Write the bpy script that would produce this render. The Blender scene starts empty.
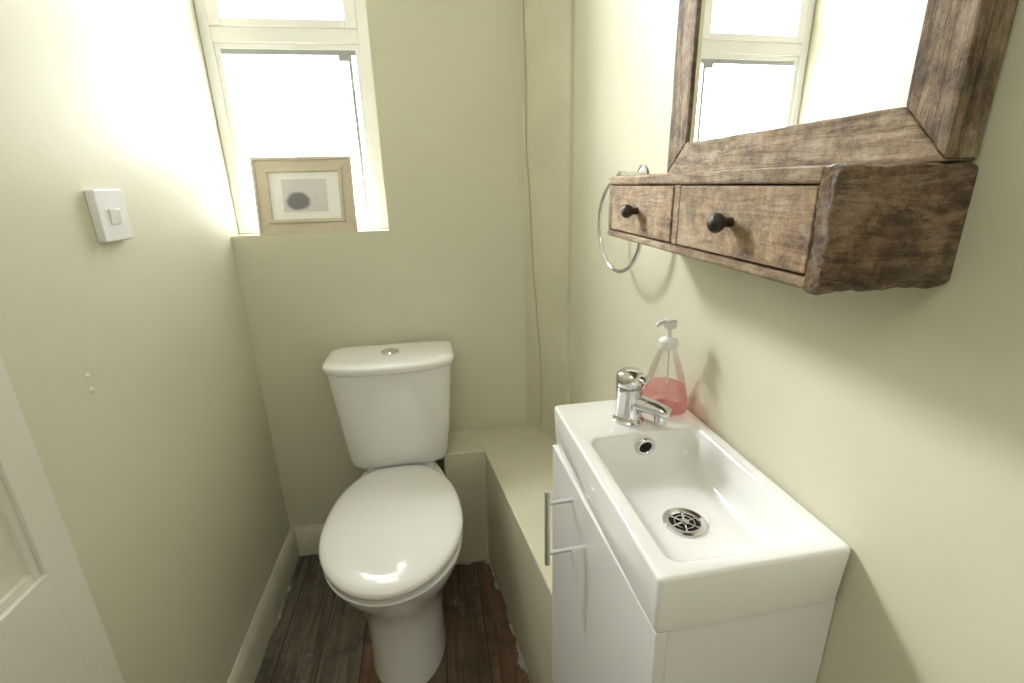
import bpy, bmesh, math, random
from mathutils import Vector, Matrix
random.seed(3)
S=bpy.context.scene
C=bpy.context.collection
S.view_settings.view_transform='Standard'

# ---------------- materials ----------------
def lin(c):
    return tuple(((x/255)/12.92 if x/255<=.04045 else ((x/255+.055)/1.055)**2.4) for x in c)+(1,)
def newmat(name):
    m=bpy.data.materials.new(name); m.use_nodes=True
    nt=m.node_tree; b=nt.nodes['Principled BSDF']
    return m,nt,b
def simple(name,rgb,rough=.5,metal=0,bump=0,bscale=50,var=0,vscale=8,coat=0,trans=0,alpha=1,ior=1.45):
    m,nt,b=newmat(name)
    b.inputs['Base Color'].default_value=lin(rgb)
    b.inputs['Roughness'].default_value=rough
    b.inputs['Metallic'].default_value=metal
    b.inputs['Coat Weight'].default_value=coat
    b.inputs['Transmission Weight'].default_value=trans
    b.inputs['Alpha'].default_value=alpha
    b.inputs['IOR'].default_value=ior
    tc=nt.nodes.new('ShaderNodeTexCoord')
    if bump:
        n=nt.nodes.new('ShaderNodeTexNoise'); n.inputs['Scale'].default_value=bscale; n.inputs['Detail'].default_value=5
        nt.links.new(tc.outputs['Object'],n.inputs['Vector'])
        bp=nt.nodes.new('ShaderNodeBump'); bp.inputs['Strength'].default_value=bump; bp.inputs['Distance'].default_value=.01
        nt.links.new(n.outputs['Fac'],bp.inputs['Height']); nt.links.new(bp.outputs['Normal'],b.inputs['Normal'])
    if var:
        n=nt.nodes.new('ShaderNodeTexNoise'); n.inputs['Scale'].default_value=vscale; n.inputs['Detail'].default_value=4
        nt.links.new(tc.outputs['Object'],n.inputs['Vector'])
        r=nt.nodes.new('ShaderNodeValToRGB')
        r.color_ramp.elements[0].position=.3; r.color_ramp.elements[1].position=.7
        r.color_ramp.elements[0].color=lin(tuple(max(0,x*(1-var)) for x in rgb)); r.color_ramp.elements[1].color=lin(rgb)
        nt.links.new(n.outputs['Fac'],r.inputs['Fac']); nt.links.new(r.outputs['Color'],b.inputs['Base Color'])
    return m
def wood(name,cols,axis='Y',grain=1.0,rough=.55,scale=1.0,wear=None,mixf=.5,wf=.7,bs=22):
    """worn wood: stretched noise grain + blotches + pale worn patches"""
    m,nt,b=newmat(name); N=nt.nodes; L=nt.links
    tc=N.new('ShaderNodeTexCoord'); mp=N.new('ShaderNodeMapping')
    s=[110*scale]*3; s['XYZ'.index(axis)]=8*scale
    mp.inputs['Scale'].default_value=s
    L.new(tc.outputs['Object'],mp.inputs['Vector'])
    n=N.new('ShaderNodeTexNoise'); n.inputs['Scale'].default_value=1; n.inputs['Detail'].default_value=10; n.inputs['Roughness'].default_value=.75; n.inputs['Distortion'].default_value=.8
    L.new(mp.outputs['Vector'],n.inputs['Vector'])
    n2=N.new('ShaderNodeTexNoise'); n2.inputs['Scale'].default_value=bs*scale; n2.inputs['Detail'].default_value=9; n2.inputs['Roughness'].default_value=.8
    L.new(tc.outputs['Object'],n2.inputs['Vector'])
    mx=N.new('ShaderNodeMath'); mx.operation='MULTIPLY_ADD'; mx.inputs[1].default_value=1-mixf
    L.new(n.outputs['Fac'],mx.inputs[0])
    m2=N.new('ShaderNodeMath'); m2.operation='MULTIPLY'; m2.inputs[1].default_value=mixf; L.new(n2.outputs['Fac'],m2.inputs[0]); L.new(m2.outputs[0],mx.inputs[2])
    r=N.new('ShaderNodeValToRGB'); e=r.color_ramp.elements
    ps=[.39,.47,.53,.61]
    e[0].position=ps[0]; e[0].color=lin(cols[0]); e[1].position=ps[3]; e[1].color=lin(cols[3])
    for p,c in ((ps[1],cols[1]),(ps[2],cols[2])):
        q=e.new(p); q.color=lin(c)
    L.new(mx.outputs[0],r.inputs['Fac']); out=r.outputs['Color']
    if wear:
        n3=N.new('ShaderNodeTexNoise'); n3.inputs['Scale'].default_value=9; n3.inputs['Detail'].default_value=10; n3.inputs['Roughness'].default_value=.85; n3.inputs['Distortion'].default_value=.5
        mp3=N.new('ShaderNodeMapping'); s3=[3,3,3]; s3['XYZ'.index(axis)]=1; mp3.inputs['Scale'].default_value=s3
        L.new(tc.outputs['Object'],mp3.inputs['Vector']); L.new(mp3.outputs[0],n3.inputs['Vector'])
        r3=N.new('ShaderNodeValToRGB'); r3.color_ramp.elements[0].position=.49; r3.color_ramp.elements[1].position=.60
        L.new(n3.outputs['Fac'],r3.inputs['Fac'])
        mf=N.new('ShaderNodeMath'); mf.operation='MULTIPLY'; mf.inputs[1].default_value=wf; L.new(r3.outputs['Color'],mf.inputs[0])
        mm=N.new('ShaderNodeMix'); mm.data_type='RGBA'; L.new(mf.outputs[0],mm.inputs[0]); L.new(out,mm.inputs[6]); mm.inputs[7].default_value=lin(wear)
        out=mm.outputs[2]
        n4=N.new('ShaderNodeTexNoise'); n4.inputs['Scale'].default_value=15; n4.inputs['Detail'].default_value=9; n4.inputs['Roughness'].default_value=.78
        mp4=N.new('ShaderNodeMapping'); mp4.inputs['Location'].default_value=(2.3,5.1,1.7); L.new(tc.outputs['Object'],mp4.inputs['Vector']); L.new(mp4.outputs[0],n4.inputs['Vector'])
        r4=N.new('ShaderNodeValToRGB'); r4.color_ramp.elements[0].position=.51; r4.color_ramp.elements[1].position=.61; L.new(n4.outputs['Fac'],r4.inputs['Fac'])
        mf4=N.new('ShaderNodeMath'); mf4.operation='MULTIPLY'; mf4.inputs[1].default_value=.55; L.new(r4.outputs['Color'],mf4.inputs[0])
        m5=N.new('ShaderNodeMix'); m5.data_type='RGBA'; L.new(mf4.outputs[0],m5.inputs[0]); L.new(out,m5.inputs[6]); m5.inputs[7].default_value=lin(cols[0])
        out=m5.outputs[2]
    L.new(out,b.inputs['Base Color'])
    b.inputs['Roughness'].default_value=rough
    bp=N.new('ShaderNodeBump'); bp.inputs['Strength'].default_value=.8*grain; bp.inputs['Distance'].default_value=.006
    L.new(mx.outputs[0],bp.inputs['Height']); L.new(bp.outputs['Normal'],b.inputs['Normal'])
    return m

WALL=simple('wall_paint',(227,224,201),.5,bump=.12,bscale=14,var=.02,vscale=3)
BOXP=simple('boxing_paint',(225,220,195),.42,bump=.12,bscale=20,var=.05,vscale=6)
CEIL=simple('ceiling_paint',(243,243,240),.7,bump=.05)
TRIM=simple('trim_gloss_paint',(227,223,203),.3,bump=.1,bscale=25,var=.06,vscale=12)
DOORP=simple('door_gloss_paint',(236,233,222),.3,bump=.08,bscale=25)
UPVC=simple('upvc',(252,252,250),.2,bump=.01)
GASK=simple('gasket',(176,178,178),.5,bump=.02)
CERAM=simple('ceramic',(247,247,246),.08,coat=.6,var=.01,vscale=3)
SEATP=simple('seat_plastic',(248,247,245),.10,coat=.5,var=.01,vscale=3)
CHROME=simple('chrome',(222,222,224),.08,metal=1,var=.02)
STEEL=simple('brushed_steel',(225,225,226),.38,metal=.8,var=.03)
DARK=simple('dark_hole',(16,15,14),.8,var=.1)
LAM=simple('white_laminate',(247,247,248),.22,bump=.01,var=.01)
SWP=simple('switch_plastic',(243,243,244),.3,var=.01)
PLUG=simple('plug_filler',(248,247,242),.6,var=.02)
CABLE=simple('cable_paint',(208,196,166),.6,bump=.1)
KNOB=wood('knob_wood',[(24,18,14),(42,32,26),(60,46,37),(90,72,58)],'X',.5,.3)
FR_Y=wood('frame_wood_along',[(60,45,32),(122,98,72),(160,136,104),(192,174,146)],'Y',1.4,.55,wear=(194,180,156))
FR_Z=wood('frame_wood_upright',[(54,41,30),(110,88,65),(146,123,95),(180,162,136)],'Z',1.4,.55,wear=(180,165,142))
CAB=wood('cabinet_wood',[(58,43,30),(126,97,68),(164,134,98),(194,172,138)],'Y',1.5,.5,wear=(194,177,150))
CABD=wood('cabinet_end_wood',[(44,32,23),(102,76,54),(144,115,84),(186,163,132)],'X',1.8,.26,scale=.8,wear=(182,162,136),mixf=.6,wf=.7,bs=30)
DRW=wood('drawer_wood',[(72,53,38),(148,116,83),(180,149,112),(204,180,147)],'Y',1.4,.42,wear=(202,184,156),mixf=.65,bs=28)
PICF=simple('picture_frame_wood',(218,207,186),.35,bump=.03,bscale=60,var=.03,vscale=25)
MAT_=simple('picture_mat',(255,255,254),.8,bump=.02)
PUMP=simple('pump_plastic',(242,242,240),.35,var=.01)
PLAST=simple('dried_filler',(200,195,180),.7,bump=.3,bscale=80,var=.25,vscale=60)

def clear(name,tint,gl=.12,rough=.03):
    m=bpy.data.materials.new(name); m.use_nodes=True; nt=m.node_tree; N=nt.nodes; L=nt.links
    N.remove(N['Principled BSDF']); o=N['Material Output']
    t=N.new('ShaderNodeBsdfTransparent'); t.inputs['Color'].default_value=tint
    g=N.new('ShaderNodeBsdfGlossy'); g.inputs['Roughness'].default_value=rough
    lw=N.new('ShaderNodeLayerWeight'); lw.inputs['Blend'].default_value=.25
    ma=N.new('ShaderNodeMath'); ma.operation='MULTIPLY_ADD'; ma.inputs[1].default_value=.5; ma.inputs[2].default_value=gl*.3
    L.new(lw.outputs['Fresnel'],ma.inputs[0])
    mx=N.new('ShaderNodeMixShader'); L.new(ma.outputs[0],mx.inputs[0]); L.new(t.outputs[0],mx.inputs[1]); L.new(g.outputs[0],mx.inputs[2])
    L.new(mx.outputs[0],o.inputs['Surface']); return m
GLASS=clear('window_glass',(.97,.98,.98,1),.1)
PET=clear('clear_plastic',(.98,.98,.98,1),.15,.06)
# translucent pink liquid: tinted transparency + translucent scatter
LIQ=bpy.data.materials.new('pink_soap'); LIQ.use_nodes=True; nt=LIQ.node_tree; N=nt.nodes
N.remove(N['Principled BSDF'])
_t=N.new('ShaderNodeBsdfTransparent'); _t.inputs['Color'].default_value=(1,.74,.73,1)
_d=N.new('ShaderNodeBsdfDiffuse'); _d.inputs['Color'].default_value=(1,.60,.60,1)
_l=N.new('ShaderNodeBsdfTranslucent'); _l.inputs['Color'].default_value=(1,.60,.60,1)
_a=N.new('ShaderNodeMixShader'); _a.inputs[0].default_value=.5; _b=N.new('ShaderNodeMixShader'); _b.inputs[0].default_value=.30
nt.links.new(_d.outputs[0],_a.inputs[1]); nt.links.new(_l.outputs[0],_a.inputs[2]); nt.links.new(_t.outputs[0],_b.inputs[1]); nt.links.new(_a.outputs[0],_b.inputs[2])
nt.links.new(_b.outputs[0],N['Material Output'].inputs['Surface'])
MIR,nt,b=newmat('mirror_silver'); b.inputs['Base Color'].default_value=(.95,.95,.95,1); b.inputs['Metallic'].default_value=1; b.inputs['Roughness'].default_value=.0

def floor_mat():
    m,nt,b=newmat('old_floorboards'); N=nt.nodes; L=nt.links
    tc=N.new('ShaderNodeTexCoord'); sp=N.new('ShaderNodeSeparateXYZ'); L.new(tc.outputs['Object'],sp.inputs[0])
    d=N.new('ShaderNodeMath'); d.operation='MULTIPLY_ADD'; d.inputs[1].default_value=1/.115; d.inputs[2].default_value=.45; L.new(sp.outputs['X'],d.inputs[0])
    fl=N.new('ShaderNodeMath'); fl.operation='FLOOR'; L.new(d.outputs[0],fl.inputs[0])
    fr=N.new('ShaderNodeMath'); fr.operation='FRACT'; L.new(d.outputs[0],fr.inputs[0])
    mr=N.new('ShaderNodeMapRange'); mr.inputs['From Min'].default_value=-5; mr.inputs['From Max'].default_value=2; L.new(fl.outputs[0],mr.inputs['Value'])
    base=N.new('ShaderNodeValToRGB'); base.color_ramp.interpolation='CONSTANT'; e=base.color_ramp.elements
    e[0].position=0; e[0].color=lin((136,128,114)); e[1].position=.93; e[1].color=lin((116,101,86))
    for p,c in ((.1,(132,123,108)),(.22,(140,130,114)),(.36,(146,108,84)),(.5,(128,112,94)),(.64,(128,104,84)),(.78,(138,107,85))):
        q=e.new(p); q.color=lin(c)
    L.new(mr.outputs[0],base.inputs['Fac'])
    mp=N.new('ShaderNodeMapping'); mp.inputs['Scale'].default_value=(60,4,20); L.new(tc.outputs['Object'],mp.inputs['Vector'])
    g=N.new('ShaderNodeTexNoise'); g.inputs['Scale'].default_value=1; g.inputs['Detail'].default_value=8; g.inputs['Distortion'].default_value=.8; L.new(mp.outputs[0],g.inputs['Vector'])
    gr=N.new('ShaderNodeValToRGB'); gr.color_ramp.elements[0].position=.3; gr.color_ramp.elements[1].position=.7
    gr.color_ramp.elements[0].color=(.38,.37,.36,1); gr.color_ramp.elements[1].color=(1.0,.99,.98,1); L.new(g.outputs['Fac'],gr.inputs['Fac'])
    mu=N.new('ShaderNodeMix'); mu.data_type='RGBA'; mu.blend_type='MULTIPLY'; mu.inputs[0].default_value=1
    L.new(base.outputs['Color'],mu.inputs[6]); L.new(gr.outputs['Color'],mu.inputs[7])
    bl=N.new('ShaderNodeTexNoise'); bl.inputs['Scale'].default_value=8; bl.inputs['Detail'].default_value=9; bl.inputs['Roughness'].default_value=.8; L.new(tc.outputs['Object'],bl.inputs['Vector'])
    br=N.new('ShaderNodeValToRGB'); br.color_ramp.elements[0].position=.48; br.color_ramp.elements[1].position=.60; L.new(bl.outputs['Fac'],br.inputs['Fac'])
    bf=N.new('ShaderNodeMath'); bf.operation='MULTIPLY'; bf.inputs[1].default_value=.65; L.new(br.outputs['Color'],bf.inputs[0])
    m2=N.new('ShaderNodeMix'); m2.data_type='RGBA'; L.new(bf.outputs[0],m2.inputs[0]); L.new(mu.outputs[2],m2.inputs[6]); m2.inputs[7].default_value=lin((66,58,48))
    pl=N.new('ShaderNodeTexNoise'); pl.inputs['Scale'].default_value=6; pl.inputs['Detail'].default_value=12; pl.inputs['Roughness'].default_value=.85
    mp2=N.new('ShaderNodeMapping'); mp2.inputs['Location'].default_value=(3.1,1.7,0); mp2.inputs['Scale'].default_value=(1.6,1,1); L.new(tc.outputs['Object'],mp2.inputs['Vector']); L.new(mp2.outputs[0],pl.inputs['Vector'])
    pr=N.new('ShaderNodeValToRGB'); pr.color_ramp.elements[0].position=.58; pr.color_ramp.elements[1].position=.65; L.new(pl.outputs['Fac'],pr.inputs['Fac'])
    pf_=N.new('ShaderNodeMath'); pf_.operation='MULTIPLY'; pf_.inputs[1].default_value=.6; L.new(pr.outputs['Color'],pf_.inputs[0])
    m4=N.new('ShaderNodeMix'); m4.data_type='RGBA'; L.new(pf_.outputs[0],m4.inputs[0]); L.new(m2.outputs[2],m4.inputs[6]); m4.inputs[7].default_value=lin((186,180,164))
    gp=N.new('ShaderNodeMath'); gp.operation='LESS_THAN'; gp.inputs[1].default_value=.025; L.new(fr.outputs[0],gp.inputs[0])
    m3=N.new('ShaderNodeMix'); m3.data_type='RGBA'; L.new(gp.outputs[0],m3.inputs[0]); L.new(m4.outputs[2],m3.inputs[6]); m3.inputs[7].default_value=lin((46,38,32))
    L.new(m3.outputs[2],b.inputs['Base Color']); b.inputs['Roughness'].default_value=.6
    bp=N.new('ShaderNodeBump'); bp.inputs['Strength'].default_value=.5; bp.inputs['Distance'].default_value=.004
    sb=N.new('ShaderNodeMath'); sb.operation='SUBTRACT'; L.new(g.outputs['Fac'],sb.inputs[0]); L.new(gp.outputs[0],sb.inputs[1])
    L.new(sb.outputs[0],bp.inputs['Height']); L.new(bp.outputs[0],b.inputs['Normal'])
    return m
FLOOR=floor_mat()

def photo_mat():
    """pale print with one soft darker shape"""
    m,nt,b=newmat('photo_print'); N=nt.nodes; L=nt.links
    tc=N.new('ShaderNodeTexCoord')
    mp=N.new('ShaderNodeMapping'); mp.inputs['Location'].default_value=(.5,0,-1.0); mp.inputs['Scale'].default_value=(26,1,34); L.new(tc.outputs['Object'],mp.inputs['Vector'])
    n=N.new('ShaderNodeTexNoise'); n.inputs['Scale'].default_value=1.3; n.inputs['Detail'].default_value=2
    L.new(mp.outputs[0],n.inputs['Vector'])
    gd=N.new('ShaderNodeTexGradient'); gd.gradient_type='SPHERICAL'; L.new(mp.outputs[0],gd.inputs['Vector'])
    ad=N.new('ShaderNodeMath'); ad.operation='MULTIPLY_ADD'; ad.inputs[1].default_value=.35; L.new(n.outputs['Fac'],ad.inputs[0]); L.new(gd.outputs['Fac'],ad.inputs[2])
    r=N.new('ShaderNodeValToRGB'); r.color_ramp.elements[0].position=.22; r.color_ramp.elements[0].color=lin((222,219,221)); r.color_ramp.elements[1].position=.48; r.color_ramp.elements[1].color=lin((132,128,134))
    L.new(ad.outputs[0],r.inputs['Fac']); L.new(r.outputs['Color'],b.inputs['Base Color']); b.inputs['Roughness'].default_value=.3
    return m
PHOTO=photo_mat()

# ---------------- geometry helpers ----------------
WORLD={}   # object name -> world origin
def add_box(bm,a,b,M=None):
    vs=[bm.verts.new(Vector((x,y,z))) for x in (a[0],b[0]) for y in (a[1],b[1]) for z in (a[2],b[2])]
    for f in ((0,1,3,2),(4,6,7,5),(0,4,5,1),(2,3,7,6),(0,2,6,4),(1,5,7,3)):
        bm.faces.new([vs[i] for i in f])
    if M:
        for v in vs: v.co=M@v.co
def prism(bm,poly,fn,t0,t1,M=None):
    A=[bm.verts.new(Vector(fn(p,t0))) for p in poly]; B=[bm.verts.new(Vector(fn(p,t1))) for p in poly]
    n=len(poly); bm.faces.new(A); bm.faces.new(B[::-1])
    for i in range(n): bm.faces.new([A[i],A[(i+1)%n],B[(i+1)%n],B[i]])
    if M:
        for v in A+B: v.co=M@v.co
XY=lambda p,t:(p[0],p[1],t)
YZ=lambda p,t:(t,p[0],p[1])
XZ=lambda p,t:(p[0],t,p[1])
def loft(bm,rings,cap0=True,cap1=True,M=None):
    R=[[bm.verts.new(Vector(p)) for p in r] for r in rings]; n=len(R[0])
    for a,b in zip(R[:-1],R[1:]):
        for i in range(n): bm.faces.new([a[i],a[(i+1)%n],b[(i+1)%n],b[i]])
    if cap0: bm.faces.new(R[0][::-1])
    if cap1: bm.faces.new(R[-1])
    if M:
        for r in R:
            for v in r: v.co=M@v.co
def rrect(x0,x1,y0,y1,r,z,n=8):
    pts=[]
    for cx,cy,a0 in ((x1-r,y1-r,0),(x0+r,y1-r,90),(x0+r,y0+r,180),(x1-r,y0+r,270)):
        for i in range(n+1):
            a=math.radians(a0+90*i/n); pts.append((cx+r*math.cos(a),cy+r*math.sin(a),z))
    return pts
def revolve(bm,prof,M=None,n=40,caps=(True,True)):
    loft(bm,[[(r*math.cos(2*math.pi*i/n),r*math.sin(2*math.pi*i/n),z) for i in range(n)] for r,z in prof],caps[0],caps[1],M)
def torus(bm,R,r,M=None,n=64,m=12):
    vs=[]
    for i in range(n):
        a=2*math.pi*i/n
        vs.append([bm.verts.new(Vector(((R+r*math.cos(2*math.pi*j/m))*math.cos(a),(R+r*math.cos(2*math.pi*j/m))*math.sin(a),r*math.sin(2*math.pi*j/m)))) for j in range(m)])
    for i in range(n):
        for j in range(m):
            bm.faces.new([vs[i][j],vs[(i+1)%n][j],vs[(i+1)%n][(j+1)%m],vs[i][(j+1)%m]])
    if M:
        for q in vs:
            for v in q: v.co=M@v.co
def tube(bm,pts,rad,n=12,flat=None):
    rings=[]; P=[Vector(p) for p in pts]
    prev=None
    for i,p in enumerate(P):
        d=(P[min(i+1,len(P)-1)]-P[max(i-1,0)]).normalized()
        up=Vector((0,0,1)) if abs(d.z)<.9 else Vector((0,1,0))
        if prev is not None and abs(d.z)>=.6: up=prev
        s=d.cross(up).normalized(); u=s.cross(d).normalized(); prev=u
        w,h=(flat[i] if flat else ((rad[i],rad[i]) if isinstance(rad,(list,tuple)) else (rad,rad)))
        rings.append([p+s*w*math.cos(2*math.pi*k/n)+u*h*math.sin(2*math.pi*k/n) for k in range(n)])
    loft(bm,rings)
def T(x,y,z): return Matrix.Translation((x,y,z))
def RX(a): return Matrix.Rotation(math.radians(a),4,'X')
def RY(a): return Matrix.Rotation(math.radians(a),4,'Y')
def RZ(a): return Matrix.Rotation(math.radians(a),4,'Z')
def xf(bm,M):
    for v in bm.verts: v.co=M@v.co
    return bm

def make(name,bm,mat,parent=None,origin=None,bevel=0,seg=2,label=None,category=None,kind=None,smooth=35,group=None,merge=True):
    if merge: bmesh.ops.remove_doubles(bm,verts=bm.verts,dist=1e-6)
    bmesh.ops.recalc_face_normals(bm,faces=bm.faces)
    if origin is None:
        xs=[v.co for v in bm.verts]
        mn=[min(c[i] for c in xs) for i in range(3)]; mx=[max(c[i] for c in xs) for i in range(3)]
        origin=Vector(((mn[0]+mx[0])/2,(mn[1]+mx[1])/2,mn[2]))
    origin=Vector(origin)
    bmesh.ops.translate(bm,verts=bm.verts,vec=-origin)
    me=bpy.data.meshes.new(name); bm.to_mesh(me); bm.free()
    me.materials.append(mat)
    if smooth:
        me.polygons.foreach_set('use_smooth',[True]*len(me.polygons)); me.set_sharp_from_angle(angle=math.radians(smooth))
    o=bpy.data.objects.new(name,me); C.objects.link(o)
    WORLD[o.name]=origin
    if parent is not None:
        o.parent=parent; o.location=origin-WORLD[parent.name]
    else: o.location=origin
    if bevel:
        md=o.modifiers.new('b','BEVEL'); md.width=bevel; md.segments=seg; md.limit_method='ANGLE'; md.angle_limit=math.radians(40)
    if label: o['label']=label
    if category: o['category']=category
    if kind: o['kind']=kind
    if group: o['group']=group
    return o
def thing(name,loc,label,category):
    e=bpy.data.objects.new(name,None); e.empty_display_size=.05; C.objects.link(e); e.location=loc
    e['label']=label; e['category']=category; WORLD[e.name]=Vector(loc); return e
B=bmesh.new

XL=-.57; YB=1.5; XR=.408; YF=-.9; ZC=2.35
# ---------------- room shell ----------------
bm=B(); add_box(bm,(XL-.1,YF-.1,-.1),(XR+.1,YB+.15,0)); make('floor',bm,FLOOR,origin=(0,0,0),kind='structure',label='dark worn bare wooden floorboards with paint marks',category='floor')
bm=B(); add_box(bm,(XL-.1,YF-.1,ZC),(XR+.1,YB+.15,ZC+.1)); make('ceiling',bm,CEIL,kind='structure',label='plain white painted ceiling of small toilet room',category='ceiling')
bm=B(); add_box(bm,(XL-.1,YF,0),(XL,YB+.15,ZC)); make('wall_left',bm,WALL,origin=(0,0,0),kind='structure',label='uneven pale cream-green painted plaster wall with switch',category='wall')
bm=B(); prism(bm,[(XR,YF),(XR,.8),(.378,1.33),(.37,YB),(XR+.1,YB),(XR+.1,YF)],XY,0,ZC); make('wall_right',bm,WALL,origin=(0,0,0),kind='structure',label='pale cream-green painted wall holding mirror and basin',category='wall')
WX1=-.13; WZ0=1.109; WZ1=2.12
bm=B()
add_box(bm,(XL,YB,0),(XR+.1,YB+.15,WZ0)); add_box(bm,(WX1,YB,WZ0),(XR+.1,YB+.15,ZC)); add_box(bm,(XL,YB,WZ1),(WX1,YB+.15,ZC))
make('wall_back',bm,WALL,origin=(0,0,0),kind='structure',label='pale cream-green wall with window recess behind toilet',category='wall',merge=False)
bm=B(); add_box(bm,(XL-.1,YF-.1,0),(XR+.1,YF,ZC)); make('wall_front',bm,WALL,origin=(0,0,0),kind='structure',label='pale cream-green painted plain wall at the entrance end',category='wall')
bm=B(); add_box(bm,(XL+.0005,YB+.001,WZ0-.001),(WX1-.0005,YB+.085,WZ0+.003)); make('trim_1',bm,TRIM,bevel=.001,kind='structure',label='thin cream painted window sill board under window',category='window sill')
# pipe boxing
bm=B(); prism(bm,[(-.02,YB),(-.02,1.343),(.110,1.343),(.186,.752),(.407,.752),(.4065,.8),(.376,1.33),(.37,YB)],XY,0.001,.43)
make('trim_2',bm,BOXP,origin=(0,0,0),bevel=.004,kind='structure',label='low cream painted pipe boxing along wall beside toilet',category='pipe boxing')
bm=B(); prism(bm,[(.2775,YB),(.3690,1.319),(.3740,1.3165),(.3805,1.3165),(.3805,1.40),(.372,YB)],XY,.431,ZC)
make('trim_3',bm,BOXP,origin=(0,0,0),kind='structure',label='slanted cream painted corner boxing with cable',category='corner boxing')
# baseboards
bm=B(); prism(bm,[(XL,0.001),(XL+.017,0.001),(XL+.017,.09),(XL+.011,.105),(XL+.005,.113),(XL,.113)],XZ,.66,YB)
make('baseboard_left',bm,TRIM,bevel=.0015,kind='structure',label='cream gloss skirting board along floor',category='baseboard')
bm=B(); prism(bm,[(YB,0.001),(YB-.018,0.001),(YB-.018,.09),(YB-.011,.105),(YB-.005,.113),(YB,.113)],YZ,XL+.018,-.021)
make('baseboard_back',bm,TRIM,bevel=.0015,kind='structure',label='cream gloss skirting board under the window wall',category='baseboard')
# smeared filler / paint where boxing and skirting meet the boards
def smear(name,p0,p1,side,wmax,lab,ph=0):
    bm=B(); p0=Vector(p0); p1=Vector(p1); n=160; d=(p1-p0); s=Vector(side).normalized(); Ln=d.length
    prev=None
    for i in range(n+1):
        p=p0+d*(i/n); q=i/n*Ln
        f=.4+.3*math.sin(q*19+ph)+.25*math.sin(q*47+2*ph)+.15*math.sin(q*113+ph)+random.uniform(-.12,.12)
        wd=wmax*max(.03,min(1,f))**1.7
        a=bm.verts.new(p+Vector((0,0,.004))); b_=bm.verts.new(p+s*wd*.5+Vector((0,0,.002))); c=bm.verts.new(p+s*wd+Vector((0,0,.0004)))
        if prev:
            bm.faces.new([prev[0],a,b_,prev[1]]); bm.faces.new([prev[1],b_,c,prev[2]])
        prev=(a,b_,c)
    make(name,bm,PLAST,kind='structure',label=lab,category='filler bead')
smear('trim_4',(.109,1.341,0),(.184,.755,0),(-1,0,0),.018,'rough dried white filler along foot of pipe boxing',1)
smear('trim_5',(XL+.0175,1.48,0),(XL+.0175,.67,0),(1,0,0),.011,'rough dried white paint line along foot of skirting',4)
smear('trim_6',(-.02,1.342,0),(.109,1.342,0),(0,-1,0),.016,'rough dried white filler at boxing and floor joint',2.2)

# door leaf against left wall
bm=B(); dx0,dx1,dy0,dy1,dz0,dz1=XL+.004,-.532,-.12,.645,.008,1.98
add_box(bm,(dx0,dy0,dz0),(dx1-.012,dy1,dz1))
for y0,y1 in ((dy0,-.04),(dy1-.05,dy1)): add_box(bm,(dx1-.013,y0,dz0),(dx1-.0001,y1,dz1))
for z0,z1 in ((dz0,.2),(.54,.765),(1.86,dz1)): add_box(bm,(dx1-.013,-.041,z0),(dx1,dy1-.0495,z1))
for z0,z1 in ((.2,.54),(.765,1.86)): add_box(bm,(dx1-.013,.22,z0-.001),(dx1-.0006,.28,z1+.001))
for ya,yb in ((-.04,.22),(.28,dy1-.05)):
    for z0,z1 in ((.2,.54),(.765,1.86)):
        for q0,q1 in (((ya,z0),(ya+.012,z1)),((yb-.012,z0),(yb,z1)),((ya+.012,z0),(yb-.012,z0+.012)),((ya+.012,z1-.012),(yb-.012,z1))):
            add_box(bm,(dx1-.013,q0[0],q0[1]),(dx1-.006,q1[0],q1[1]))
make('door_1',bm,DOORP,bevel=.0008,kind='structure',label='cream white glossy panelled door opened flat against wall',category='door',merge=False)

# ---------------- window ----------------
win=thing('window_1',(-.35,1.585,WZ0),'white plastic casement window with bright daylight panes','window'); win['kind']='structure'
y0,y1=1.565,1.625
def frame_rect(bm,x0,x1,z0,z1,w,ya,yb,wb=None):
    wb=w if wb is None else wb
    add_box(bm,(x0,ya,z0),(x0+w,yb,z1)); add_box(bm,(x1-w,ya,z0),(x1,yb,z1))
    add_box(bm,(x0+w,ya,z0),(x1-w,yb,z0+wb)); add_box(bm,(x0+w,ya,z1-w),(x1-w,yb,z1))
TZ0,TZ1=1.612,1.648
bm=B()
add_box(bm,(XL+.001,y0,WZ0+.004),(XL+.028,y1,WZ1)); add_box(bm,(-.165,y0,WZ0+.004),(WX1-.001,y1,WZ1))
add_box(bm,(XL+.028,y0,WZ0+.004),(-.165,y1,1.128)); add_box(bm,(XL+.028,y0,2.09),(-.165,y1,WZ1)); add_box(bm,(XL+.028,y0,TZ0),(-.165,y1,TZ1))
make('frame',bm,UPVC,parent=win,bevel=.002,merge=False)
bm=B(); frame_rect(bm,XL+.028,-.165,TZ1,2.09,.032,y0-.006,y1-.015,wb=.020); make('sash',bm,UPVC,parent=win,bevel=.003,merge=False)
bm=B(); frame_rect(bm,XL+.028,-.165,1.128,TZ0,.014,y0+.006,y1-.01); make('sash',bm,UPVC,parent=win,bevel=.002,merge=False)
bm=B(); add_box(bm,(XL+.042,y0+.010,TZ0-.026),(-.179,y0+.018,TZ0-.014)); make('gasket',bm,GASK,parent=win)
bm=B(); add_box(bm,(-.199,y0+.010,1.142),(-.191,y0+.018,TZ0-.026)); make('gasket',bm,GASK,parent=win)
bm=B(); add_box(bm,(-.225,y0+.009,TZ0-.040),(-.199,y0+.016,TZ0-.026)); make('vent_catch',bm,GASK,parent=win)
bm=B(); add_box(bm,(XL+.041,y0+.025,1.140),(-.178,y0+.029,TZ0-.012)); make('pane',bm,GLASS,parent=win,smooth=0)
bm=B(); add_box(bm,(XL+.058,y0+.015,TZ1+.018),(-.195,y0+.019,2.06)); make('pane',bm,GLASS,parent=win,smooth=0)

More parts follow.
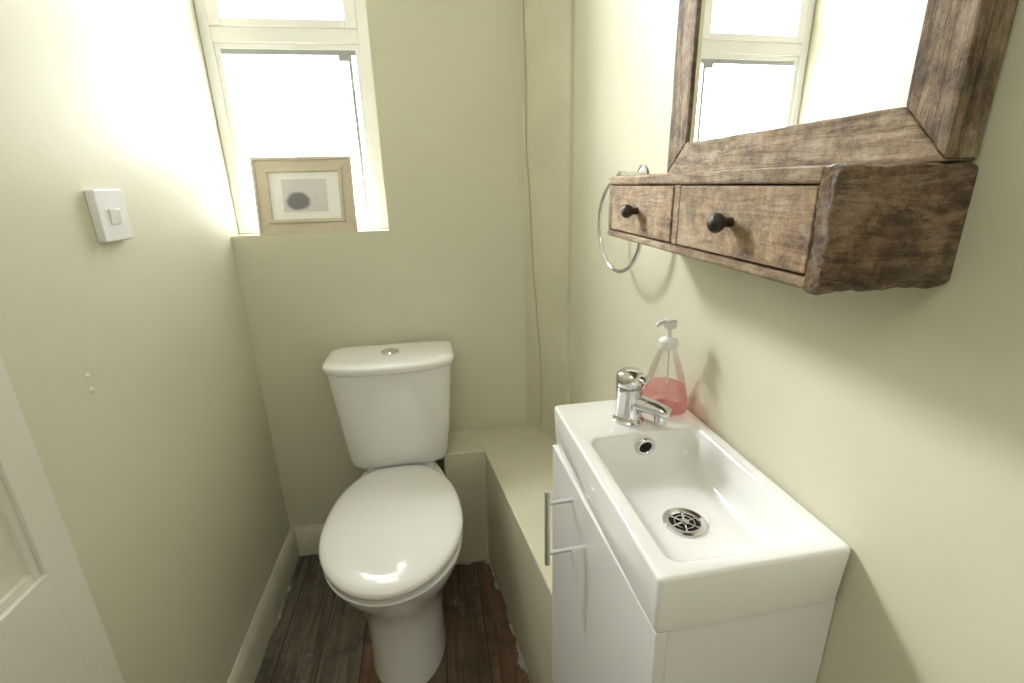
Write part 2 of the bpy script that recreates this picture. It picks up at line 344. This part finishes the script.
# ---------------- toilet ----------------
TX=-.152
toilet=thing('toilet',(TX,1.2,0),'white ceramic close-coupled toilet with closed lid','toilet')
def egg(z,yf,yb,hw,ym,bk=.7,n=72,cx=TX,ex=2.0,be=2.8):
    pts=[]
    for i in range(n):
        a=2*math.pi*i/n; c,s=math.cos(a),math.sin(a)
        if s<=0:
            x=hw*abs(c)**(2/ex)*(1 if c>=0 else -1); y=ym+(ym-yf)*(-abs(s)**(2/ex)) 
        else:
            e=2/be
            x=hw*(1 if c>=0 else -1)*abs(c)**e; yy=abs(s)**e; y=ym+(yb-ym)*yy
            x*=1-(1-bk)*yy**1.6
        pts.append((cx+x,y,z))
    return pts
bm=B()
loft(bm,[egg(0.0005,.925,1.36,.103,1.08,.95),egg(.02,.925,1.36,.103,1.08,.95),egg(.04,.93,1.36,.101,1.08,.95),egg(.14,.935,1.37,.102,1.08,.95),
 egg(.20,.932,1.39,.107,1.07,.95),egg(.25,.915,1.42,.118,1.05,.85),egg(.30,.885,1.44,.137,1.03,.75),egg(.345,.852,1.45,.156,1.03,.70),egg(.38,.830,1.455,.167,1.03,.66),
 egg(.398,.820,1.458,.170,1.03,.66),egg(.405,.825,1.455,.165,1.03,.66)])
make('bowl',bm,CERAM,parent=toilet,smooth=50)
sq=dict(be=3.1)
bm=B()
loft(bm,[egg(.4065,.822,1.282,.164,1.04,.80,**sq),egg(.409,.816,1.287,.169,1.04,.80,**sq),egg(.418,.814,1.289,.171,1.04,.80,**sq),egg(.4205,.819,1.287,.167,1.04,.80,**sq)])
make('seat',bm,SEATP,parent=toilet,smooth=50)
bm=B()
loft(bm,[egg(.422,.815,1.289,.168,1.04,.80,**sq),egg(.425,.809,1.292,.1725,1.04,.80,**sq),egg(.434,.808,1.293,.174,1.04,.80,**sq),egg(.441,.813,1.289,.169,1.04,.80,**sq),egg(.446,.827,1.278,.156,1.04,.80,**sq),egg(.449,.86,1.245,.125,1.04,.82,**sq),egg(.4505,.95,1.16,.06,1.04,.84,**sq)])
make('lid',bm,SEATP,parent=toilet,smooth=60)
for hx in (-.075,.075):
    bm=B(); revolve(bm,[(.005,-.016),(.0055,-.014),(.0055,.014),(.005,.016)],M=T(TX+hx,1.2965,.4115)@RY(90),n=20)
    make('hinge',bm,SEATP,parent=toilet)
def tank(z,hw,yf,yb,bw=.03,n=96):
    """plan outline: flat back with rounded corners, softly bowed front"""
    pts=[]; ym=(yf+bw+yb)/2
    for i in range(n):
        a=2*math.pi*i/n; c,s=math.cos(a),math.sin(a)
        e=2/ (7 if s>0 else 6)
        x=hw*(1 if c>=0 else -1)*abs(c)**e
        if s>=0: y=ym+(yb-ym)*abs(s)**e
        else:
            y=ym-(ym-(yf+bw))*abs(s)**e - bw*(1-(x/hw)**2)*abs(s)**e
        pts.append((TX+x,y,z))
    return pts
bm=B()
loft(bm,[tank(.428,.134,1.308,1.455,bw=.010),tank(.432,.142,1.302,1.458,bw=.012),tank(.440,.1465,1.298,1.461,bw=.014),tank(.46,.150,1.293,1.463,bw=.017),tank(.52,.1565,1.284,1.465,bw=.022),tank(.60,.164,1.277,1.468,bw=.025),tank(.68,.1715,1.271,1.471,bw=.026),tank(.744,.1775,1.268,1.472,bw=.027)])
make('cistern',bm,CERAM,parent=toilet,smooth=60)
bm=B()
loft(bm,[tank(.7445,.181,1.264,1.476,bw=.028),tank(.747,.185,1.260,1.479,bw=.03),tank(.760,.186,1.259,1.480,bw=.03),tank(.766,.183,1.262,1.477,bw=.03),tank(.7695,.176,1.27,1.470,bw=.03),tank(.7710,.15,1.295,1.45,bw=.025)])
make('cistern_lid',bm,CERAM,parent=toilet,smooth=60)
bm=B(); M=T(TX,1.38,.7712)
revolve(bm,[(.026,-.002),(.026,.003),(.023,.0045),(.021,.003)],M=M,caps=(True,False))
revolve(bm,[(.0205,0),(.0205,.005),(.018,.0065)],M=M)
make('flush_button',bm,CHROME,parent=toilet)
bm=B(); loft(bm,[rrect(TX-.105,TX+.105,1.312,1.45,.03,.4055),rrect(TX-.103,TX+.103,1.314,1.45,.03,.424),rrect(TX-.098,TX+.098,1.32,1.45,.03,.4275)]); make('cistern_platform',bm,CERAM,parent=toilet)

# ---------------- vanity basin (whole unit turned about one degree off the wall line) ----------------
MU=T(.4075,.742,0)@RZ(.9)@T(-.4075,-.742,0)
bx0,bx1,by0,by1,bt,bb=.184,.4005,.345,.742,.8675,.7945
basin=thing('basin',(.30,.54,bb),'white rectangular ceramic cloakroom basin on vanity cabinet','basin')
ix0,ix1,iy0,iy1=.207,.381,.366,.618
bm=B()
loft(bm,[rrect(bx0+.005,bx1-.001,by0+.005,by1-.006,.005,bb),rrect(bx0+.003,bx1-.0005,by0+.003,by1-.002,.006,bb+.002),
 rrect(bx0,bx1,by0,by1,.006,bt-.0045),rrect(bx0+.001,bx1-.001,by0+.001,by1-.001,.006,bt-.0018),rrect(bx0+.0026,bx1-.002,by0+.0026,by1-.0026,.006,bt-.0004),
 rrect(bx0+.0042,bx1-.004,by0+.0042,by1-.0042,.006,bt),
 rrect(ix0-.004,ix1+.004,iy0-.004,iy1+.004,.016,bt-.0003),rrect(ix0-.001,ix1+.001,iy0-.001,iy1+.001,.016,bt-.002),rrect(ix0+.001,ix1-.001,iy0+.001,iy1-.001,.016,bt-.005),
 rrect(ix0+.007,ix1-.007,iy0+.007,iy1-.006,.020,bt-.032),rrect(ix0+.014,ix1-.014,iy0+.016,iy1-.018,.028,bt-.048),rrect(ix0+.027,ix1-.027,iy0+.032,iy1-.045,.034,bt-.0580),
 rrect(ix0+.045,ix1-.045,iy0+.057,iy1-.085,.035,bt-.0615),rrect(.2955-.02,.2955+.02,.485-.02,.485+.02,.019,bt-.0635)],True,True)
xf(bm,MU); make('bowl',bm,CERAM,parent=basin,smooth=40)
bm=B(); M=MU@T(.2945,.487,bt-.0635)
revolve(bm,[(.0280,.0),(.0280,.003),(.0250,.0045),(.0200,.0035),(.0185,.001)],M=M,caps=(True,False))
revolve(bm,[(.0060,.0),(.0060,.0030),(.0042,.0040)],M=M)
torus(bm,.0128,.0009,M=M@T(0,0,.0016),n=40,m=8)
for k in range(6):
    add_box(bm,(.005,-.0011,.001),(.0195,.0011,.0022),M=M@RZ(60*k+12))
make('drain',bm,CHROME,parent=basin)
bm=B(); revolve(bm,[(.0192,.0003),(.0192,.0009)],M=M); make('drain_hole',bm,DARK,parent=basin)
Mo=MU@T(.295,iy1-.0062,bt-.0215)@RX(98)
bm=B(); torus(bm,.0125,.0034,M=Mo,n=32); make('overflow',bm,CHROME,parent=basin)
bm=B(); revolve(bm,[(.0112,-.001),(.0112,.0016)],M=Mo,n=24); make('overflow_hole',bm,DARK,parent=basin)

# tap
tx,ty=.289,.662
tap=thing('tap',(tx,ty,bt),'chrome monobloc mixer tap with lever on basin ledge','tap')
bm=B(); M=T(tx,ty,bt)
revolve(bm,[(.0250,0),(.0250,.003),(.0222,.006),(.0208,.012),(.0203,.051),(.0213,.053),(.0213,.057),(.0178,.059)],M=M)
make('body',bm,CHROME,parent=tap)
d=Vector((.72,-.694,0)).normalized()
P=Vector((tx,ty,bt))
bm=B()
pts=[P+d*.006+Vector((0,0,.034)),P+d*.022+Vector((0,0,.033)),P+d*.040+Vector((0,0,.031)),P+d*.053+Vector((0,0,.029)),P+d*.062+Vector((0,0,.027)),P+d*.0655+Vector((0,0,.0255))]
tube(bm,pts,0,n=20,flat=[(.0165,.0145),(.0152,.0123),(.0142,.011),(.0138,.0105),(.0128,.0095),(.010,.007)])
revolve(bm,[(.0100,-.002),(.0100,.014)],M=T(*(P+d*.052+Vector((0,0,.011)))),n=20)
make('spout',bm,CHROME,parent=tap,smooth=50)
bm=B()
revolve(bm,[(.0190,.0595),(.0213,.062),(.0220,.073),(.0207,.080),(.0155,.0855),(.005,.0875)],M=M)
pts=[P+d*a+Vector((0,0,h)) for a,h in ((.0,.076),(.012,.076),(.022,.0745),(.028,.073),(.031,.0725))]
tube(bm,pts,0,n=16,flat=[(.014,.007),(.0135,.007),(.012,.0062),(.0105,.005),(.007,.003)])
make('lever',bm,CHROME,parent=tap,smooth=50)

# soap bottle
sx,sy=.362,.688
soap=thing('soap_bottle',(sx,sy,bt),'clear conical pump bottle with pink liquid hand soap','soap bottle')
M=T(sx,sy,bt)
bm=B(); revolve(bm,[(.033,.0003),(.0375,.003),(.039,.010),(.0375,.025),(.032,.05),(.025,.075),(.018,.095),(.0135,.105),(.0125,.112)],M=M,caps=(True,True)); make('bottle',bm,PET,parent=soap,smooth=60)
bm=B(); revolve(bm,[(.031,.0025),(.0355,.005),(.037,.011),(.0355,.025),(.0318,.043),(.031,.0435)],M=M); make('liquid',bm,LIQ,parent=soap,smooth=60)
bm=B(); revolve(bm,[(.0145,.108),(.0150,.110),(.0150,.121),(.012,.124),(.005,.126),(.0042,.127),(.0042,.141),(.009,.142),(.0110,.145),(.0110,.154),(.008,.157)],M=M)
tube(bm,[Vector((sx,sy,bt+.151)),Vector((sx-.014,sy-.002,bt+.152)),Vector((sx-.021,sy-.003,bt+.1505)),Vector((sx-.024,sy-.004,bt+.147))],[.0055,.0045,.0038,.0032],n=12)
tube(bm,[Vector((sx,sy,bt+.12)),Vector((sx+.003,sy,bt+.06)),Vector((sx+.006,sy,bt+.012))],.0016,n=8)
make('pump',bm,PUMP,parent=soap)

# vanity cabinet
van=thing('vanity_cabinet',(.30,.54,0),'white gloss cloakroom vanity cabinet with steel bar handle','cabinet')
bm=B(); add_box(bm,(.2035,.351,.001),(.4005,.736,.7940)); xf(bm,MU); make('body',bm,LAM,parent=van,bevel=.001)
Md=MU@T(.203,.350,0)@RZ(1.1)
bm=B(); add_box(bm,(-.015,0,.03),(-.0005,.386,.7930),M=Md); door=make('door',bm,LAM,parent=van,bevel=.001)
bm=B()
hy=.275
tube(bm,[Md@Vector((-.055,hy,.640)),Md@Vector((-.055,hy,.780))],.0045,n=16)
for hz in (.662,.758): tube(bm,[Md@Vector((-.055,hy,hz)),Md@Vector((-.0145,hy,hz))],.0038,n=12)
make('handle',bm,STEEL,parent=door,label='brushed steel bar handle')

# ---------------- mirror cabinet ----------------
mc=thing('mirror_cabinet',(.35,.56,1.148),'rustic reclaimed wood framed wall mirror with two small drawers','mirror')
fy0,fy1,fz0,fz1=.323,.770,1.243,1.86
wn,wf_,wb,wt=.043,.056,.043,.05      # near stile, far stile, bottom rail, top rail
x0,x1=.3775,XR-.0005
def jitter(bm,amt,low=0):
    """worn, irregular edges: subdivide long edges and nudge"""
    bmesh.ops.remove_doubles(bm,verts=bm.verts,dist=1e-6)
    es=[e for e in bm.edges if e.calc_length()>.05]
    bmesh.ops.subdivide_edges(bm,edges=es,cuts=11,use_grid_fill=True)
    for v in bm.verts:
        if v.co.x<x1-.002: v.co+=Vector([random.uniform(-amt,amt) for _ in range(3)])
ia,ib,ic,id_=(fy0+wn,fz0+wb),(fy1-wf_,fz0+wb),(fy1-wf_,fz1-wt),(fy0+wn,fz1-wt)
for poly,mt in (([(fy0,fz0),(fy1,fz0),ib,ia],FR_Y),([(fy0,fz1),(fy1,fz1),ic,id_],FR_Y),([(fy0,fz0),(fy0,fz1),id_,ia],FR_Z),([(fy1,fz0),(fy1,fz1),ic,ib],FR_Z)):
    bm=B(); prism(bm,poly,YZ,x0,x1); jitter(bm,.0006); make('frame_board',bm,mt,parent=mc,bevel=.003,seg=3)
ym_=(fy0+wn+fy1-wf_)/2; hl=(fy1-wf_-fy0-wn)/2+.004
Mg=T(.3875,ym_,0)@RZ(2.0)
bm=B(); add_box(bm,(0,-hl,fz0+wb-.01),(.003,hl,fz1-wt+.005),M=Mg); make('mirror_glass',bm,MIR,parent=mc,smooth=0,label='clear mirror glass')
cx0=.294
xb=x1
bm=B()
add_box(bm,(cx0-.001,.3405,1.229),(xb,.802,1.2425))
add_box(bm,(cx0-.001,.3405,1.147),(xb,.802,1.157))
add_box(bm,(cx0,.785,1.157),(xb,.802,1.229))
add_box(bm,(cx0,.559,1.157),(xb-.02,.575,1.229))
add_box(bm,(xb-.012,.346,1.157),(xb,.785,1.229))
make('shelf_box',bm,CAB,parent=mc,bevel=.003,seg=3,merge=False)
bm=B(); base=[]
for y,g in ((.3402,.0006),(.337,0),(.333,.0),(.3295,.0008),(.3265,.0022),(.3245,.0040)):
    pts=[]
    src=rrect(cx0-.002+g,xb,1.1455+g,1.2426-g*.6,.005,0,5); n=len(src)
    for i in range(n):
        a=Vector(src[i]); b2=Vector(src[(i+1)%n]); k=16 if (b2-a).length>.02 else 1
        for j in range(k):
            q=a.lerp(b2,j/k)
            nz=.0009*math.sin(q.x*130+q.y*90+y*60)+.0006*math.sin(q.y*410+q.x*330+1.3)
            lean=-.003*max(0,(q.x-.35)/(xb-.35))**1.5 if y<.333 else 0
            pts.append((q.x+(nz if q.x<xb-.004 else 0),y+lean,q.y+(nz if q.x<xb-.01 else 0)))
    base.append(pts)
loft(bm,base); make('end_board',bm,CABD,parent=mc,smooth=50)
for ya,yb in ((.3425,.5575),(.5765,.7835)):
    bm=B(); add_box(bm,(cx0-.001,ya,1.159),(cx0+.012,yb,1.2275)); add_box(bm,(cx0+.012,ya+.003,1.161),(xb-.014,ya+.01,1.22)); add_box(bm,(cx0+.012,yb-.01,1.161),(xb-.014,yb-.003,1.22))
    dr=make('drawer',bm,DRW,parent=mc,bevel=.002,seg=3,merge=False)
    bm=B(); revolve(bm,[(.005,0),(.005,.007),(.0075,.010),(.0098,.014),(.0098,.018),(.007,.022),(.0025,.0235)],M=T(cx0-.001,(ya+yb)/2,1.193)@RY(-90),n=24)
    make('knob',bm,KNOB,parent=dr,smooth=50,label='dark turned wooden knob')

# towel ring
tr=thing('towel_ring',(XR,.922,1.15),'round chrome towel ring hanging from wall mount','towel ring')
bm=B(); revolve(bm,[(.019,0.0005),(.019,.004),(.014,.007),(.007,.010),(.0065,.034),(.009,.036),(.009,.046),(.006,.050)],M=T(.4005,.912,1.244)@RY(-90),n=24); make('wall_mount',bm,CHROME,parent=tr)
bm=B(); torus(bm,.088,.0042,M=T(.357,.912,1.152)@RZ(6)@RY(90),n=72); make('ring',bm,CHROME,parent=tr,smooth=60)

# ---------------- picture frame ----------------
pf=thing('picture_frame',(-.367,1.515,WZ0+.003),'cream beige wooden picture frame with grey photo on sill','picture frame')
Mp=T(-.358,1.504,WZ0+.0035)@RZ(-1)@RX(-9)
W_,H_=.274,.213; w=.041
def ringframe(bm,o,i,ya,yb):
    a,b_=W_/2-o,H_-o; c,d_=W_/2-i,H_-i
    for poly in ([(-a,o),(a,o),(c,i),(-c,i)],[(-a,b_),(a,b_),(c,d_),(-c,d_)],[(-a,o),(-a,b_),(-c,d_),(-c,i)],[(a,o),(a,b_),(c,d_),(c,i)]):
        prism(bm,poly,XZ,ya,yb,M=Mp)
bm=B(); ringframe(bm,0,.008,0.001,.018); ringframe(bm,.008,.031,.005,.018); ringframe(bm,.031,.041,.0005,.018)
make('frame',bm,PICF,parent=pf,bevel=.001,merge=False)
bm=B(); add_box(bm,(-W_/2+w-.002,.006,w-.002),(W_/2-w+.002,.016,H_-w+.002),M=Mp); make('mat_board',bm,MAT_,parent=pf)
bm=B(); add_box(bm,(-.062,.0045,.062),(.060,.0065,.152),M=Mp); make('photo',bm,PHOTO,parent=pf)

# ---------------- light switch ----------------
sw=thing('light_switch',(XL,.981,1.155),'square white plastic single rocker light switch','light switch')
bm=B(); prism(bm,[(p[0],p[1]) for p in rrect(.940,1.022,1.155,1.243,.006,0,5)],YZ,XL+.0003,XL+.014); make('plate',bm,SWP,parent=sw,bevel=.002)
bm=B(); add_box(bm,(0,-.015,-.013),(.0035,.015,.013),M=T(XL+.013,.981,1.197)@RY(6)); make('rocker',bm,SWP,parent=sw,bevel=.0006)

# wall plugs
for k,(yy,zz) in enumerate(((.823,.957),(.822,.933))):
    bm=B(); revolve(bm,[(.0045,0),(.0045,.0012),(.003,.0016)],M=T(XL,yy,zz)@RY(90),n=14); make('wall_plug',bm,PLUG,label='small white filled screw hole in wall',category='wall plug',group='wall plugs')

# cable
cp=[(.02,2.3),(.08,1.70),(.11,1.5),(.10,1.35),(.16,1.2),(.19,1.10),(.22,1.0),(.30,.85),(.38,.72),(.41,.6),(.42,.51),(.36,.434)]
a=Vector((.2775,1.5,0)); bq=Vector((.3690,1.319,0)); nrm=Vector((-.181,-.0915,0)).normalized()
pts=[]
for i in range(len(cp)-1):
    for k in range(6):
        t=k/6; s=(1-math.cos(math.pi*t))/2
        tt=cp[i][0]*(1-s)+cp[i+1][0]*s; z=cp[i][1]*(1-t)+cp[i+1][1]*t
        q=a.lerp(bq,tt)+nrm*.002; pts.append((q.x,q.y,z))
bm=B(); tube(bm,pts,.0021,n=8); make('cable',bm,CABLE,smooth=60,label='thin cream painted cable running down corner boxing',category='cable')

# ---------------- lights ----------------
def area(name,loc,target,sx,sy,p,col=(1,1,1)):
    l=bpy.data.lights.new(name,'AREA'); l.shape='RECTANGLE'; l.size=sx; l.size_y=sy; l.energy=p; l.color=col
    o=bpy.data.objects.new(name,l); C.objects.link(o); o.location=loc
    o.rotation_euler=(Vector(target)-Vector(loc)).to_track_quat('-Z','Y').to_euler(); return o
area('daylight',(-.78,2.02,2.15),(.4,.4,.9),.34,.36,92,(1,1,.99))
area('sky_glow',(-.30,1.78,1.72),(-.35,0,1.5),.8,1.3,36,(.99,1,1))
area('room_fill',(-.05,-.5,2.25),(-.15,.3,.8),.6,.5,4.5,(1,.99,.97))  # unseen fill added near the ceiling behind the camera to lift the room
Wd=bpy.data.worlds.new('w'); S.world=Wd; Wd.use_nodes=True
Wd.node_tree.nodes['Background'].inputs[0].default_value=(.99,1,1,1); Wd.node_tree.nodes['Background'].inputs[1].default_value=6

# ---------------- camera ----------------
cam=bpy.data.cameras.new('cam'); cam.lens=16.875; cam.sensor_width=36; cam.clip_start=.01
co=bpy.data.objects.new('camera',cam); C.objects.link(co)
r=Vector((.9867,-.1604,-.0247)).normalized(); bk=Vector((-.1448,-.9387,.3124)).normalized(); u=bk.cross(r).normalized(); r=u.cross(bk)
co.matrix_world=Matrix(((r.x,u.x,bk.x,0),(r.y,u.y,bk.y,0),(r.z,u.z,bk.z,1.235),(0,0,0,1)))
S.camera=co
